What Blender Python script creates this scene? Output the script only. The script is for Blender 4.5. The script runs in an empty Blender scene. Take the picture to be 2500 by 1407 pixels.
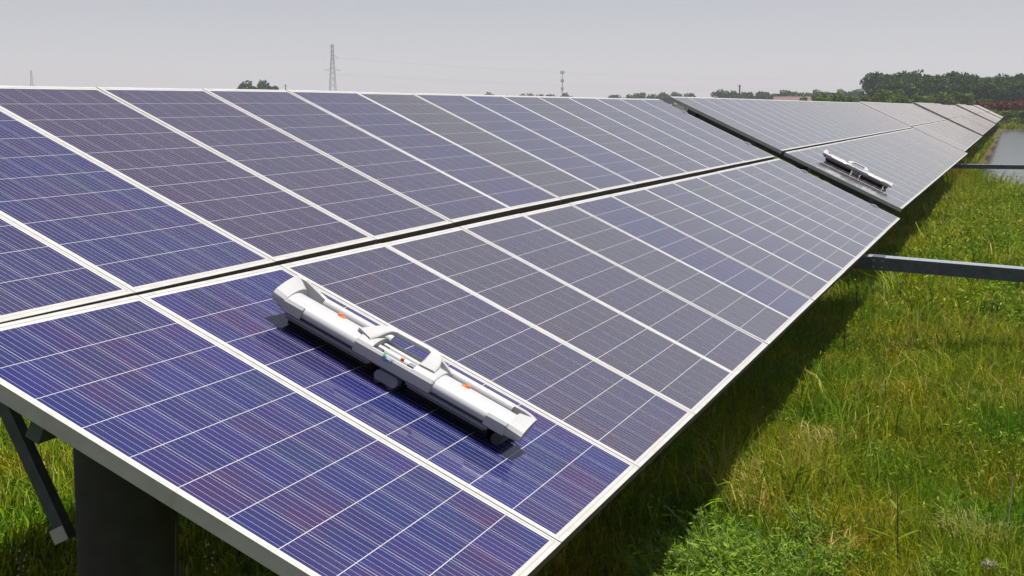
import bpy, bmesh, math, random
import numpy as np
from mathutils import Matrix, Vector

# ------------------------------------------------------------------ camera, sky, sun
sc = bpy.context.scene
COL = sc.collection
R = math.radians
CAM = Vector((-4.2341, -2.7509, 2.4775))
RIGHT = Vector((0.320342, -0.947302, 0.0))
UPV = Vector((0.114613, 0.038758, 0.992654))
BACK = Vector((-0.940343, -0.317988, 0.120989))
cam_data = bpy.data.cameras.new('camera')
cam_data.lens = 51.97
cam_data.sensor_width = 36
cam_data.clip_start = 0.05
cam_data.clip_end = 6000
cam = bpy.data.objects.new('camera', cam_data)
COL.objects.link(cam)
cam.matrix_world = Matrix(((RIGHT.x, UPV.x, BACK.x, CAM.x), (RIGHT.y, UPV.y, BACK.y, CAM.y),
                           (RIGHT.z, UPV.z, BACK.z, CAM.z), (0, 0, 0, 1)))
sc.camera = cam

SUN_DIR = Vector((0.0989, -0.3279, 0.9395)).normalized()
world = bpy.data.worlds.new('World')
sc.world = world
world.use_nodes = True
wn = world.node_tree
wn.nodes.clear()
wo = wn.nodes.new('ShaderNodeOutputWorld')
wb = wn.nodes.new('ShaderNodeBackground')
sky = wn.nodes.new('ShaderNodeTexSky')
sky.sky_type = 'NISHITA'
sky.sun_disc = False
sky.sun_elevation = math.asin(SUN_DIR.z)
sky.sun_rotation = math.atan2(SUN_DIR.x, SUN_DIR.y)
sky.air_density = 1.0
sky.dust_density = 0.25
sky.ozone_density = 1.0
hs = wn.nodes.new('ShaderNodeHueSaturation')
hs.inputs['Saturation'].default_value = 0.38
wn.links.new(sky.outputs[0], hs.inputs['Color'])
wmix = wn.nodes.new('ShaderNodeMix'); wmix.data_type = 'RGBA'      # even white haze over the whole sky
wmix.inputs[0].default_value = 0.08
wmix.inputs[7].default_value = (5.6, 5.5, 6.6, 1)
wn.links.new(hs.outputs[0], wmix.inputs[6])
wt = wn.nodes.new('ShaderNodeVectorMath'); wt.operation = 'MULTIPLY'
wt.inputs[1].default_value = (0.975, 0.935, 0.995)
wn.links.new(wmix.outputs[2], wt.inputs[0])
wn.links.new(wt.outputs[0], wb.inputs['Color'])
wb.inputs['Strength'].default_value = 0.0605
wn.links.new(wb.outputs[0], wo.inputs['Surface'])

sun_l = bpy.data.lights.new('sun', 'SUN')
sun_l.energy = 5.0
sun_l.angle = R(0.6)
sun_l.color = (1.0, 0.965, 0.91)
sun = bpy.data.objects.new('sun', sun_l)
COL.objects.link(sun)
sun.rotation_euler = SUN_DIR.to_track_quat('Z', 'Y').to_euler()

sc.view_settings.view_transform = 'Standard'
sc.view_settings.look = 'None'
sc.view_settings.exposure = 0.6
sc.view_settings.gamma = 1.0
sc.render.engine = 'CYCLES'
sc.cycles.use_denoising = True
sc.cycles.max_bounces = 8
sc.cycles.diffuse_bounces = 3
sc.cycles.glossy_bounces = 3
sc.cycles.transmission_bounces = 3
sc.cycles.transparent_max_bounces = 8
sc.cycles.sample_clamp_indirect = 4.0

TILT = R(25.515)
CT, ST = math.cos(TILT), math.sin(TILT)
Z0 = 1.8564                     # height of the line between the two panel rows
F = 3609.28

def ray(px, py):
    return RIGHT * ((px - 1250) / F) - UPV * ((py - 703.5) / F) - BACK

def at_z(px, py, z=0.0):
    d = ray(px, py)
    return CAM + d * ((z - CAM.z) / d.z)

def at_x(px, py, x):
    d = ray(px, py)
    return CAM + d * ((x - CAM.x) / d.x)

# ------------------------------------------------------------------ helpers
def tag(o, label=None, cat=None, group=None, kind=None):
    if label: o['label'] = label
    if cat: o['category'] = cat
    if group: o['group'] = group
    if kind: o['kind'] = kind
    return o

def empty(name, loc=(0, 0, 0), parent=None):
    o = bpy.data.objects.new(name, None)
    o.empty_display_size = 0.1
    COL.objects.link(o)
    o.location = loc
    if parent: o.parent = parent
    return o

def link(name, me, parent=None, loc=None, rot=None, scale=None):
    o = bpy.data.objects.new(name, me)
    COL.objects.link(o)
    if parent: o.parent = parent
    if loc is not None: o.location = loc
    if rot is not None: o.rotation_euler = rot
    if scale is not None: o.scale = scale
    return o

def copy_tree(o, parent=None):
    c = o.copy()
    COL.objects.link(c)
    c.parent = parent
    for ch in list(o.children):
        copy_tree(ch, c)
    return c

class MB:
    """collects shapes, builds one mesh"""
    def __init__(self):
        self.v = []; self.f = []; self.m = []; self.s = []
    def add(self, verts, faces, mat=0, smooth=False):
        b = len(self.v)
        self.v.extend([tuple(p) for p in verts])
        for f in faces:
            self.f.append(tuple(b + i for i in f)); self.m.append(mat); self.s.append(smooth)
        return self
    def box(self, x0, x1, y0, y1, z0, z1, mat=0):
        v = [(x0, y0, z0), (x1, y0, z0), (x1, y1, z0), (x0, y1, z0), (x0, y0, z1), (x1, y0, z1), (x1, y1, z1), (x0, y1, z1)]
        return self.add(v, [(0, 3, 2, 1), (4, 5, 6, 7), (0, 1, 5, 4), (1, 2, 6, 5), (2, 3, 7, 6), (3, 0, 4, 7)], mat)
    def bar(self, p, q, w, h, up=(0, 0, 1), mat=0):
        p = Vector(p); q = Vector(q); d = (q - p).normalized()
        s = d.cross(Vector(up)).normalized(); n = s.cross(d).normalized()
        v = []
        for e in (p, q):
            for a, b in ((-1, -1), (1, -1), (1, 1), (-1, 1)):
                v.append(e + s * (a * w / 2) + n * (b * h / 2))
        return self.add(v, [(3, 2, 1, 0), (4, 5, 6, 7), (0, 1, 5, 4), (1, 2, 6, 5), (2, 3, 7, 6), (3, 0, 4, 7)], mat)
    def tube(self, pts, radii, n=10, mat=0, cap=True, smooth=True):
        pts = [Vector(p) for p in pts]
        if not hasattr(radii, '__len__'): radii = [radii] * len(pts)
        rings = []
        ref = Vector((0, 0, 1))
        for i, p in enumerate(pts):
            d = (pts[min(i + 1, len(pts) - 1)] - pts[max(i - 1, 0)]).normalized()
            if abs(d.dot(ref)) > 0.95: ref = Vector((1, 0, 0))
            a = d.cross(ref).normalized(); b = d.cross(a).normalized()
            rings.append([p + (a * math.cos(t) + b * math.sin(t)) * radii[i] for t in [2 * math.pi * k / n for k in range(n)]])
        v = [q for r in rings for q in r]
        f = []
        for i in range(len(pts) - 1):
            for k in range(n):
                f.append((i * n + k, i * n + (k + 1) % n, (i + 1) * n + (k + 1) % n, (i + 1) * n + k))
        self.add(v, f, mat, smooth)
        if cap:
            self.add(rings[0], [tuple(range(n))], mat)
            self.add(rings[-1], [tuple(reversed(range(n)))], mat)
        return self
    def loft(self, rings, mat=0, cap=True, smooth=True):
        n = len(rings[0]); v = [q for r in rings for q in r]; f = []
        for i in range(len(rings) - 1):
            for k in range(n):
                f.append((i * n + k, i * n + (k + 1) % n, (i + 1) * n + (k + 1) % n, (i + 1) * n + k))
        self.add(v, f, mat, smooth)
        if cap:
            self.add(rings[0], [tuple(reversed(range(n)))], mat)
            self.add(rings[-1], [tuple(range(n))], mat)
        return self
    def mesh(self, name, mats, fix=False, sharp=None):
        me = bpy.data.meshes.new(name)
        me.from_pydata(self.v, [], self.f)
        for m in (mats if isinstance(mats, (list, tuple)) else [mats]):
            me.materials.append(m)
        me.polygons.foreach_set('material_index', self.m)
        me.polygons.foreach_set('use_smooth', self.s)
        if fix:
            bm = bmesh.new(); bm.from_mesh(me)
            bmesh.ops.recalc_face_normals(bm, faces=bm.faces)
            bm.to_mesh(me); bm.free()
        if sharp is not None:
            me.set_sharp_from_angle(angle=R(sharp))
        me.update()
        return me

def bevel(o, w, seg=2):
    b = o.modifiers.new('bevel', 'BEVEL'); b.width = w; b.segments = seg; b.limit_method = 'ANGLE'; b.angle_limit = R(40)
    return o

# ------------------------------------------------------------------ materials
def new_mat(name):
    m = bpy.data.materials.new(name); m.use_nodes = True
    nt = m.node_tree
    return m, nt, nt.nodes['Principled BSDF']

def ramp(nt, stops):
    r = nt.nodes.new('ShaderNodeValToRGB')
    el = r.color_ramp.elements
    while len(el) < len(stops): el.new(0.5)
    for e, (p, c) in zip(el, stops):
        e.position = p; e.color = (*c, 1)
    return r

def noise(nt, scale, detail=3, rough=0.5, coord='Object', out=0):
    tc = nt.nodes.new('ShaderNodeTexCoord')
    n = nt.nodes.new('ShaderNodeTexNoise')
    n.inputs['Scale'].default_value = scale; n.inputs['Detail'].default_value = detail; n.inputs['Roughness'].default_value = rough
    nt.links.new(tc.outputs[coord], n.inputs['Vector'])
    return n

def plain(name, c, rough=0.5, metal=0.0, spec=0.5, var=0.08, nscale=6.0, coat=0.0):
    m, nt, b = new_mat(name)
    n = noise(nt, nscale, 4)
    lo = tuple(x * (1 - var) for x in c); hi = tuple(min(1, x * (1 + var)) for x in c)
    r = ramp(nt, [(0.3, lo), (0.7, hi)])
    nt.links.new(n.outputs['Fac'], r.inputs['Fac'])
    nt.links.new(r.outputs['Color'], b.inputs['Base Color'])
    b.inputs['Roughness'].default_value = rough
    b.inputs['Metallic'].default_value = metal
    b.inputs['Specular IOR Level'].default_value = spec
    b.inputs['Coat Weight'].default_value = coat
    return m

GLASS_ROUGH = 0.10
def glassy(b):
    b.inputs['Specular IOR Level'].default_value = 0.0
    b.inputs['Roughness'].default_value = 0.6
    b.inputs['Coat Weight'].default_value = 1.0
    b.inputs['Coat Roughness'].default_value = GLASS_ROUGH
    b.inputs['Coat IOR'].default_value = 1.5

def mat_cell():
    m, nt, b = new_mat('solar_cell_blue')
    at = nt.nodes.new('ShaderNodeAttribute'); at.attribute_name = 'tint'
    oi = nt.nodes.new('ShaderNodeObjectInfo')
    s = nt.nodes.new('ShaderNodeMath'); s.operation = 'ADD'
    nt.links.new(at.outputs['Fac'], s.inputs[0]); nt.links.new(oi.outputs['Random'], s.inputs[1])
    fr = nt.nodes.new('ShaderNodeMath'); fr.operation = 'FRACT'
    nt.links.new(s.outputs[0], fr.inputs[0])
    r = ramp(nt, [(0.0, (0.0075, 0.0085, 0.086)), (0.3, (0.0085, 0.012, 0.094)), (0.55, (0.0165, 0.0105, 0.080)), (0.8, (0.011, 0.0098, 0.102)), (1.0, (0.008, 0.0145, 0.078))])
    nt.links.new(fr.outputs[0], r.inputs['Fac'])
    # crystal grain of polycrystalline silicon
    tc = nt.nodes.new('ShaderNodeTexCoord')
    vo = nt.nodes.new('ShaderNodeTexVoronoi'); vo.inputs['Scale'].default_value = 90
    nt.links.new(tc.outputs['Object'], vo.inputs['Vector'])
    sp = nt.nodes.new('ShaderNodeSeparateColor'); nt.links.new(vo.outputs['Color'], sp.inputs[0])
    mr = nt.nodes.new('ShaderNodeMapRange'); mr.inputs['To Min'].default_value = 0.92; mr.inputs['To Max'].default_value = 1.09
    nt.links.new(sp.outputs[0], mr.inputs['Value'])
    # soft purple and blue clouds across panels
    ge = nt.nodes.new('ShaderNodeNewGeometry')
    n2 = nt.nodes.new('ShaderNodeTexNoise'); n2.inputs['Scale'].default_value = 3.2; n2.inputs['Detail'].default_value = 2
    nt.links.new(ge.outputs['Position'], n2.inputs['Vector'])
    r2 = ramp(nt, [(0.38, (0.85, 1.08, 1.05)), (0.52, (1, 1, 1)), (0.64, (1.75, 0.96, 0.88))])
    nt.links.new(n2.outputs['Fac'], r2.inputs['Fac'])
    m1 = nt.nodes.new('ShaderNodeVectorMath'); m1.operation = 'MULTIPLY'
    m2 = nt.nodes.new('ShaderNodeVectorMath'); m2.operation = 'SCALE'
    nt.links.new(r.outputs['Color'], m1.inputs[0]); nt.links.new(r2.outputs['Color'], m1.inputs[1])
    nt.links.new(m1.outputs[0], m2.inputs[0]); nt.links.new(mr.outputs[0], m2.inputs['Scale'])
    # greyer, dustier panels away from the freshly cleaned ones
    aw = nt.nodes.new('ShaderNodeAttribute'); aw.attribute_type = 'OBJECT'; aw.attribute_name = 'warm'
    mw = nt.nodes.new('ShaderNodeMix'); mw.data_type = 'RGBA'; mw.inputs[7].default_value = (0.030, 0.013, 0.040, 1)   # purplish batches of cells
    nt.links.new(aw.outputs['Fac'], mw.inputs[0]); nt.links.new(m2.outputs[0], mw.inputs[6])
    ad = nt.nodes.new('ShaderNodeAttribute'); ad.attribute_type = 'OBJECT'; ad.attribute_name = 'dust_glare'
    md = nt.nodes.new('ShaderNodeMix'); md.data_type = 'RGBA'; md.inputs[7].default_value = (0.052, 0.047, 0.046, 1)
    nt.links.new(ad.outputs['Fac'], md.inputs[0]); nt.links.new(mw.outputs[2], md.inputs[6])
    md.clamp_factor = True
    # on the far arrays a pale matt dust colour stands in for grazing glare
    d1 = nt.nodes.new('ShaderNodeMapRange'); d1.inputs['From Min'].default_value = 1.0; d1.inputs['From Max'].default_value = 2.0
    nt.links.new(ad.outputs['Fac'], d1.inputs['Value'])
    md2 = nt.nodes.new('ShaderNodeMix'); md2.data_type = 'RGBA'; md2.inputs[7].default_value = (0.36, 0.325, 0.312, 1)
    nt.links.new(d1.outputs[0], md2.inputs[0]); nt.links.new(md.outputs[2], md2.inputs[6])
    # thin film of dust, uneven
    n3 = nt.nodes.new('ShaderNodeTexNoise'); n3.inputs['Scale'].default_value = 1.1; n3.inputs['Detail'].default_value = 6; n3.inputs['Roughness'].default_value = 0.65
    nt.links.new(ge.outputs['Position'], n3.inputs['Vector'])
    mp = nt.nodes.new('ShaderNodeMapping'); mp.inputs['Scale'].default_value = (26, 1.3, 0.2)
    nt.links.new(ge.outputs['Position'], mp.inputs['Vector'])
    n4 = nt.nodes.new('ShaderNodeTexNoise'); n4.inputs['Scale'].default_value = 1.0; n4.inputs['Detail'].default_value = 4
    nt.links.new(mp.outputs[0], n4.inputs['Vector'])
    av = nt.nodes.new('ShaderNodeMath'); av.operation = 'MULTIPLY_ADD'; av.inputs[1].default_value = 0.55
    hf = nt.nodes.new('ShaderNodeMath'); hf.operation = 'MULTIPLY'; hf.inputs[1].default_value = 0.5
    mr3 = nt.nodes.new('ShaderNodeMapRange'); mr3.inputs['From Min'].default_value = 0.42; mr3.inputs['From Max'].default_value = 0.78
    mr3.inputs['To Min'].default_value = 0.0; mr3.inputs['To Max'].default_value = 0.06
    nt.links.new(n3.outputs['Fac'], hf.inputs[0]); nt.links.new(n4.outputs['Fac'], av.inputs[0]); nt.links.new(hf.outputs[0], av.inputs[2]); nt.links.new(av.outputs[0], mr3.inputs['Value'])
    mx = nt.nodes.new('ShaderNodeMix'); mx.data_type = 'RGBA'
    mx.inputs[7].default_value = (0.28, 0.27, 0.25, 1)
    nt.links.new(mr3.outputs[0], mx.inputs[0]); nt.links.new(md2.outputs[2], mx.inputs[6])
    nt.links.new(mx.outputs[2], b.inputs['Base Color'])
    glassy(b)
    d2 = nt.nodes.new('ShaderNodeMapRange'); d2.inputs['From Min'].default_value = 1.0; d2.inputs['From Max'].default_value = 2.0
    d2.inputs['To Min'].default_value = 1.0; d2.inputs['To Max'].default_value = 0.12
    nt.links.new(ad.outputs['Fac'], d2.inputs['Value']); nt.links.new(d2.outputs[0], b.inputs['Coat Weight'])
    return m

def mat_backsheet():
    m, nt, b = new_mat('white_backsheet')
    n = noise(nt, 9, 4)
    r = ramp(nt, [(0.3, (0.4356, 0.429, 0.4158)), (0.7, (0.5148, 0.5148, 0.5082))])
    nt.links.new(n.outputs['Fac'], r.inputs['Fac'])
    # rain-washed dirt gathers along the lower edge of each panel
    tc = nt.nodes.new('ShaderNodeTexCoord'); se = nt.nodes.new('ShaderNodeSeparateXYZ')
    nt.links.new(tc.outputs['Object'], se.inputs[0])
    mr = nt.nodes.new('ShaderNodeMapRange'); mr.inputs['From Min'].default_value = -0.77; mr.inputs['From Max'].default_value = -0.81
    mr.inputs['To Max'].default_value = 0.75
    nt.links.new(se.outputs['Y'], mr.inputs['Value'])
    mx = nt.nodes.new('ShaderNodeMix'); mx.data_type = 'RGBA'; mx.inputs[7].default_value = (0.36, 0.33, 0.28, 1)
    nt.links.new(mr.outputs[0], mx.inputs[0]); nt.links.new(r.outputs['Color'], mx.inputs[6])
    nt.links.new(mx.outputs[2], b.inputs['Base Color'])
    glassy(b)
    return m

def mat_frame():
    m, nt, b = new_mat('anodised_aluminium')
    n = noise(nt, 14, 5, 0.6)
    r = ramp(nt, [(0.28, (0.36, 0.345, 0.31)), (0.5, (0.43, 0.42, 0.405)), (0.75, (0.47, 0.47, 0.46))])
    nt.links.new(n.outputs['Fac'], r.inputs['Fac'])
    nt.links.new(r.outputs['Color'], b.inputs['Base Color'])
    b.inputs['Roughness'].default_value = 0.42
    b.inputs['Metallic'].default_value = 0.1
    return m

M = {}
M['cell'] = mat_cell()
M['back'] = mat_backsheet()
M['frame'] = mat_frame()
M['dirt_shade'] = plain('dirty_shaded_edge', (0.085, 0.072, 0.052), 0.95, nscale=60, var=0.5)  # dirt on the lower edge, darkened to carry the row gap's shade
M['seal'] = plain('grey_sealant', (0.176, 0.168, 0.144), 0.8)
mb_, nt_, b_ = new_mat('tinned_busbar'); b_.inputs['Base Color'].default_value = (0.46, 0.46, 0.50, 1); glassy(b_); M['bus'] = mb_
M['galv'] = plain('galvanised_steel', (0.272, 0.288, 0.312), 0.5, 0.4, nscale=25, var=0.18)
M['darksteel'] = plain('dark_steel', (0.072, 0.085, 0.102), 0.6, 0.3, nscale=20, var=0.2)
M['concrete'] = plain('spun_concrete', (0.035, 0.034, 0.031), 0.9, nscale=12, var=0.2)
M['white'] = plain('white_shell_plastic', (0.4218, 0.4218, 0.4329), 0.30, var=0.02, coat=0.3)
M['light'] = plain('pale_grey_plastic', (0.36, 0.36, 0.363), 0.42, var=0.03)
M['midgrey'] = plain('grey_aluminium', (0.1553, 0.1593, 0.1958), 0.5, 0.0, var=0.06)
M['dark'] = plain('charcoal_plastic', (0.035, 0.036, 0.042), 0.5)
M['black'] = plain('black_bristle', (0.008, 0.008, 0.009), 0.9, nscale=200, var=0.5)
M['orange'] = plain('orange_lens', (0.85, 0.14, 0.01), 0.25, var=0.05, coat=0.5)
M['green_print'] = plain('green_print', (0.05, 0.40, 0.12), 0.5)
M['blue_print'] = plain('blue_print', (0.02, 0.22, 0.70), 0.5)

def mat_leaf(name, stops, attr=True, trans=0.35, patch=None, rough=0.55):
    m, nt, b = new_mat(name)
    r = ramp(nt, stops)
    if attr:
        a = nt.nodes.new('ShaderNodeAttribute'); a.attribute_name = 'tint'
        nt.links.new(a.outputs['Fac'], r.inputs['Fac'])
    else:
        n = noise(nt, 4.0, 2); nt.links.new(n.outputs['Fac'], r.inputs['Fac'])
    col = r.outputs['Color']
    oi = nt.nodes.new('ShaderNodeObjectInfo')
    mr = nt.nodes.new('ShaderNodeMapRange'); mr.inputs['To Min'].default_value = 0.8; mr.inputs['To Max'].default_value = 1.2
    nt.links.new(oi.outputs['Random'], mr.inputs['Value'])
    vm = nt.nodes.new('ShaderNodeVectorMath'); vm.operation = 'SCALE'
    nt.links.new(col, vm.inputs[0]); nt.links.new(mr.outputs[0], vm.inputs['Scale'])
    col = vm.outputs[0]
    if patch:
        ge = nt.nodes.new('ShaderNodeNewGeometry')
        n2 = nt.nodes.new('ShaderNodeTexNoise'); n2.inputs['Scale'].default_value = patch[0]; n2.inputs['Detail'].default_value = 3
        nt.links.new(ge.outputs['Position'], n2.inputs['Vector'])
        r2 = ramp(nt, patch[1]); nt.links.new(n2.outputs['Fac'], r2.inputs['Fac'])
        v2 = nt.nodes.new('ShaderNodeVectorMath'); v2.operation = 'MULTIPLY'
        nt.links.new(col, v2.inputs[0]); nt.links.new(r2.outputs['Color'], v2.inputs[1]); col = v2.outputs[0]
    nt.links.new(col, b.inputs['Base Color'])
    b.inputs['Roughness'].default_value = rough
    b.inputs['Specular IOR Level'].default_value = 0.08
    tr = nt.nodes.new('ShaderNodeBsdfTranslucent'); nt.links.new(col, tr.inputs['Color'])
    mx = nt.nodes.new('ShaderNodeMixShader'); mx.inputs[0].default_value = trans
    out = nt.nodes['Material Output']
    nt.links.new(b.outputs[0], mx.inputs[1]); nt.links.new(tr.outputs[0], mx.inputs[2]); nt.links.new(mx.outputs[0], out.inputs['Surface'])
    return m

M['grass'] = mat_leaf('meadow_grass', [(0.0, (0.045, 0.085, 0.003)), (0.35, (0.128, 0.188, 0.005)), (0.7, (0.225, 0.262, 0.007)), (0.9, (0.310, 0.305, 0.032)), (1.0, (0.40, 0.32, 0.13))],
                      patch=(0.9, [(0.36, (0.50, 0.86, 0.7)), (0.5, (1, 1, 1)), (0.62, (1.30, 1.08, 0.9)), (0.72, (1.7, 0.95, 1.9))]))
M['weed'] = mat_leaf('leafy_weed_green', [(0.0, (0.075, 0.145, 0.008)), (0.6, (0.165, 0.27, 0.015)), (1.0, (0.26, 0.35, 0.05))])
M['herb'] = mat_leaf('meadow_herb_green', [(0.0, (0.055, 0.115, 0.006)), (0.4, (0.14, 0.21, 0.010)), (0.7, (0.23, 0.285, 0.014)), (0.9, (0.32, 0.32, 0.05)), (1.0, (0.32, 0.22, 0.10))])
M['straw'] = mat_leaf('dry_straw', [(0.0, (0.15, 0.0975, 0.0375)), (0.6, (0.2475, 0.18, 0.075)), (1.0, (0.3375, 0.27, 0.15))], trans=0.2)
M['stem_dark'] = plain('dark_dry_stem', (0.045, 0.032, 0.018), 0.8)
M['stem_green'] = plain('green_stem', (0.12, 0.19, 0.04), 0.6)
M['seed'] = plain('pale_seed_head', (0.385, 0.35, 0.252), 0.9)
M['tree_dark'] = mat_leaf('far_tree_leaves', [(0.0, (0.016, 0.040, 0.006)), (0.5, (0.034, 0.074, 0.010)), (1.0, (0.066, 0.118, 0.018))], trans=0.2)
M['tree_light'] = mat_leaf('light_shrub_leaves', [(0.0, (0.0525, 0.0975, 0.0075)), (0.5, (0.09, 0.1425, 0.01125)), (1.0, (0.1425, 0.195, 0.0225))], trans=0.25)
M['red_leaf'] = mat_leaf('russet_leaves', [(0.0, (0.0675, 0.015, 0.009)), (0.6, (0.1275, 0.03, 0.015)), (1.0, (0.165, 0.0675, 0.0225))], trans=0.2)
M['bark'] = plain('bark', (0.09, 0.075, 0.06), 0.9)
M['pylon'] = plain('pylon_steel', (0.30, 0.31, 0.33), 0.6, 0.2)
M['wall'] = plain('rendered_wall', (0.385, 0.364, 0.336), 0.9)
M['roof'] = plain('clay_tile_roof', (0.154, 0.084, 0.07), 0.9, var=0.2, nscale=3)
M['window'] = plain('dark_window', (0.03, 0.035, 0.04), 0.2)

def mat_ground():
    m, nt, b = new_mat('meadow_soil')
    ge = nt.nodes.new('ShaderNodeNewGeometry')
    n = nt.nodes.new('ShaderNodeTexNoise'); n.inputs['Scale'].default_value = 1.6; n.inputs['Detail'].default_value = 8; n.inputs['Roughness'].default_value = 0.7
    nt.links.new(ge.outputs['Position'], n.inputs['Vector'])
    r = ramp(nt, [(0.3, (0.0245, 0.035, 0.007)), (0.5, (0.042, 0.0595, 0.0084)), (0.68, (0.07, 0.0735, 0.021)), (0.85, (0.098, 0.077, 0.035))])
    nt.links.new(n.outputs['Fac'], r.inputs['Fac'])
    sz = nt.nodes.new('ShaderNodeSeparateXYZ'); nt.links.new(ge.outputs['Position'], sz.inputs[0])
    mz = nt.nodes.new('ShaderNodeMapRange'); mz.inputs['From Min'].default_value = -0.06; mz.inputs['From Max'].default_value = -0.16
    nt.links.new(sz.outputs['Z'], mz.inputs['Value'])
    mud = nt.nodes.new('ShaderNodeMix'); mud.data_type = 'RGBA'; mud.inputs[7].default_value = (0.085, 0.055, 0.028, 1)
    nt.links.new(mz.outputs[0], mud.inputs[0]); nt.links.new(r.outputs['Color'], mud.inputs[6])
    nt.links.new(mud.outputs[2], b.inputs['Base Color'])
    b.inputs['Roughness'].default_value = 1.0; b.inputs['Specular IOR Level'].default_value = 0.1
    return m
M['ground'] = mat_ground()

def mat_water():
    m, nt, b = new_mat('pond_water')
    b.inputs['Base Color'].default_value = (0.035, 0.04, 0.03, 1)
    b.inputs['Roughness'].default_value = 0.16
    b.inputs['IOR'].default_value = 1.33
    ge = nt.nodes.new('ShaderNodeNewGeometry')
    n = nt.nodes.new('ShaderNodeTexNoise'); n.inputs['Scale'].default_value = 2.5; n.inputs['Detail'].default_value = 3
    nt.links.new(ge.outputs['Position'], n.inputs['Vector'])
    bp = nt.nodes.new('ShaderNodeBump'); bp.inputs['Strength'].default_value = 0.03; bp.inputs['Distance'].default_value = 0.05
    nt.links.new(n.outputs['Fac'], bp.inputs['Height']); nt.links.new(bp.outputs[0], b.inputs['Normal'])
    return m
M['water'] = mat_water()

# ------------------------------------------------------------------ ground, pond
WATER_Z = -0.22
def shore_y(x):
    return -1.95 + 0.16 * math.sin(x * 0.33) + 0.10 * math.sin(x * 0.9 + 1.0)
def ground_z(x, y):
    z = 0.05 * math.sin(x * 0.55 + 0.6) * math.sin(y * 0.8 + 0.3) + 0.03 * math.sin(x * 1.7 + y * 1.3)
    # pond basin
    dx = min(x - 41.0, 186 - x)
    dy = min(shore_y(x) - y, y + 75)
    d = min(dx * 0.8, dy)
    if d > -1.2:
        t = max(0.0, min(1.0, (d + 1.2) / 1.8)); t = t * t * (3 - 2 * t)
        z = z * (1 - t) - 0.75 * t
    return z

def build_ground():
    xs = np.unique(np.concatenate([np.linspace(-4000, -30, 8), np.linspace(-30, 70, 201), np.linspace(70, 230, 81), np.linspace(230, 4500, 14)]))
    ys = np.unique(np.concatenate([np.linspace(-4000, -90, 8), np.linspace(-90, -12, 20), np.linspace(-12, 12, 81), np.linspace(12, 100, 12), np.linspace(100, 4000, 8)]))
    nx, ny = len(xs), len(ys)
    v = [(x, y, ground_z(x, y) if (abs(x) < 260 and abs(y) < 120) else 0.0) for x in xs for y in ys]
    f = [(i * ny + j, (i + 1) * ny + j, (i + 1) * ny + j + 1, i * ny + j + 1) for i in range(nx - 1) for j in range(ny - 1)]
    me = bpy.data.meshes.new('ground'); me.from_pydata(v, [], f); me.materials.append(M['ground'])
    me.polygons.foreach_set('use_smooth', [True] * len(f))
    tag(link('ground', me), kind='structure')
    w = MB().add([(40, -76, WATER_Z), (187, -76, WATER_Z), (187, -0.6, WATER_Z), (40, -0.6, WATER_Z)], [(0, 1, 2, 3)])
    tag(link('pond_water', w.mesh('pond_water', M['water'])), kind='structure')
build_ground()

# ------------------------------------------------------------------ solar panels
PW, PL, PITCH = 1.006, 1.640, 1.012
CP, CS = 0.158, 0.1555
FH = 0.044

def frame_shape(mb, mat=0, dirt_shade=1):
    w, l, lip, top = PW / 2, PL / 2, 0.0155, 0.0005
    mb.box(-w, -w + lip, -l, l, -FH, top, mat)
    mb.box(w - lip, w, -l, l, -FH, top, mat)
    mb.box(-w + lip, w - lip, -l, -l + lip, -FH, top, mat)
    mb.add([(-w, -l - 0.0006, -FH), (w, -l - 0.0006, -FH), (w, -l - 0.0006, top - 0.002), (-w, -l - 0.0006, top - 0.002)], [(0, 1, 2, 3)], dirt_shade)
    mb.box(-w + lip, w - lip, l - lip, l, -FH, top, mat)

def laminate_shape(mb, mat=0, seal=1):
    w, l = PW / 2 - 0.0155, PL / 2 - 0.0155
    mb.box(-w, w, -l, l, -0.005, 0.0, mat)
    s = 0.0016; z = 0.0002
    for x0, x1, y0, y1 in ((-w, -w + s, -l, l), (w - s, w, -l, l), (-w + s, w - s, -l, -l + s), (-w + s, w - s, l - s, l)):
        mb.add([(x0, y0, z), (x1, y0, z), (x1, y1, z), (x0, y1, z)], [(0, 1, 2, 3)], seal)

def cell_xy(i, j):
    return ((i - 2.5) * CP, (4.5 - j) * CP)

def cells_shape(mb, mat=0):
    h = CS / 2
    for i in range(6):
        for j in range(10):
            x, y = cell_xy(i, j)
            mb.add([(x - h, y - h, 0.0003), (x + h, y - h, 0.0003), (x + h, y + h, 0.0003), (x - h, y + h, 0.0003)], [(0, 1, 2, 3)], mat)

def bus_shape(mb, mat=0, w=0.0010):
    l = PL / 2 - 0.026
    for i in range(6):
        for k in range(5):
            x = (i - 2.5) * CP + (k - 2) * CS / 5
            mb.add([(x - w / 2, -l, 0.0005), (x + w / 2, -l, 0.0005), (x + w / 2, l, 0.0005), (x - w / 2, l, 0.0005)], [(0, 1, 2, 3)], mat)

def tint_faces(me, first=0, seed=1, spread=1.0):
    rr = random.Random(seed)
    a = me.attributes.new('tint', 'FLOAT', 'FACE')
    vals = [rr.random() * spread for _ in me.polygons]
    a.data.foreach_set('value', vals)

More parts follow.
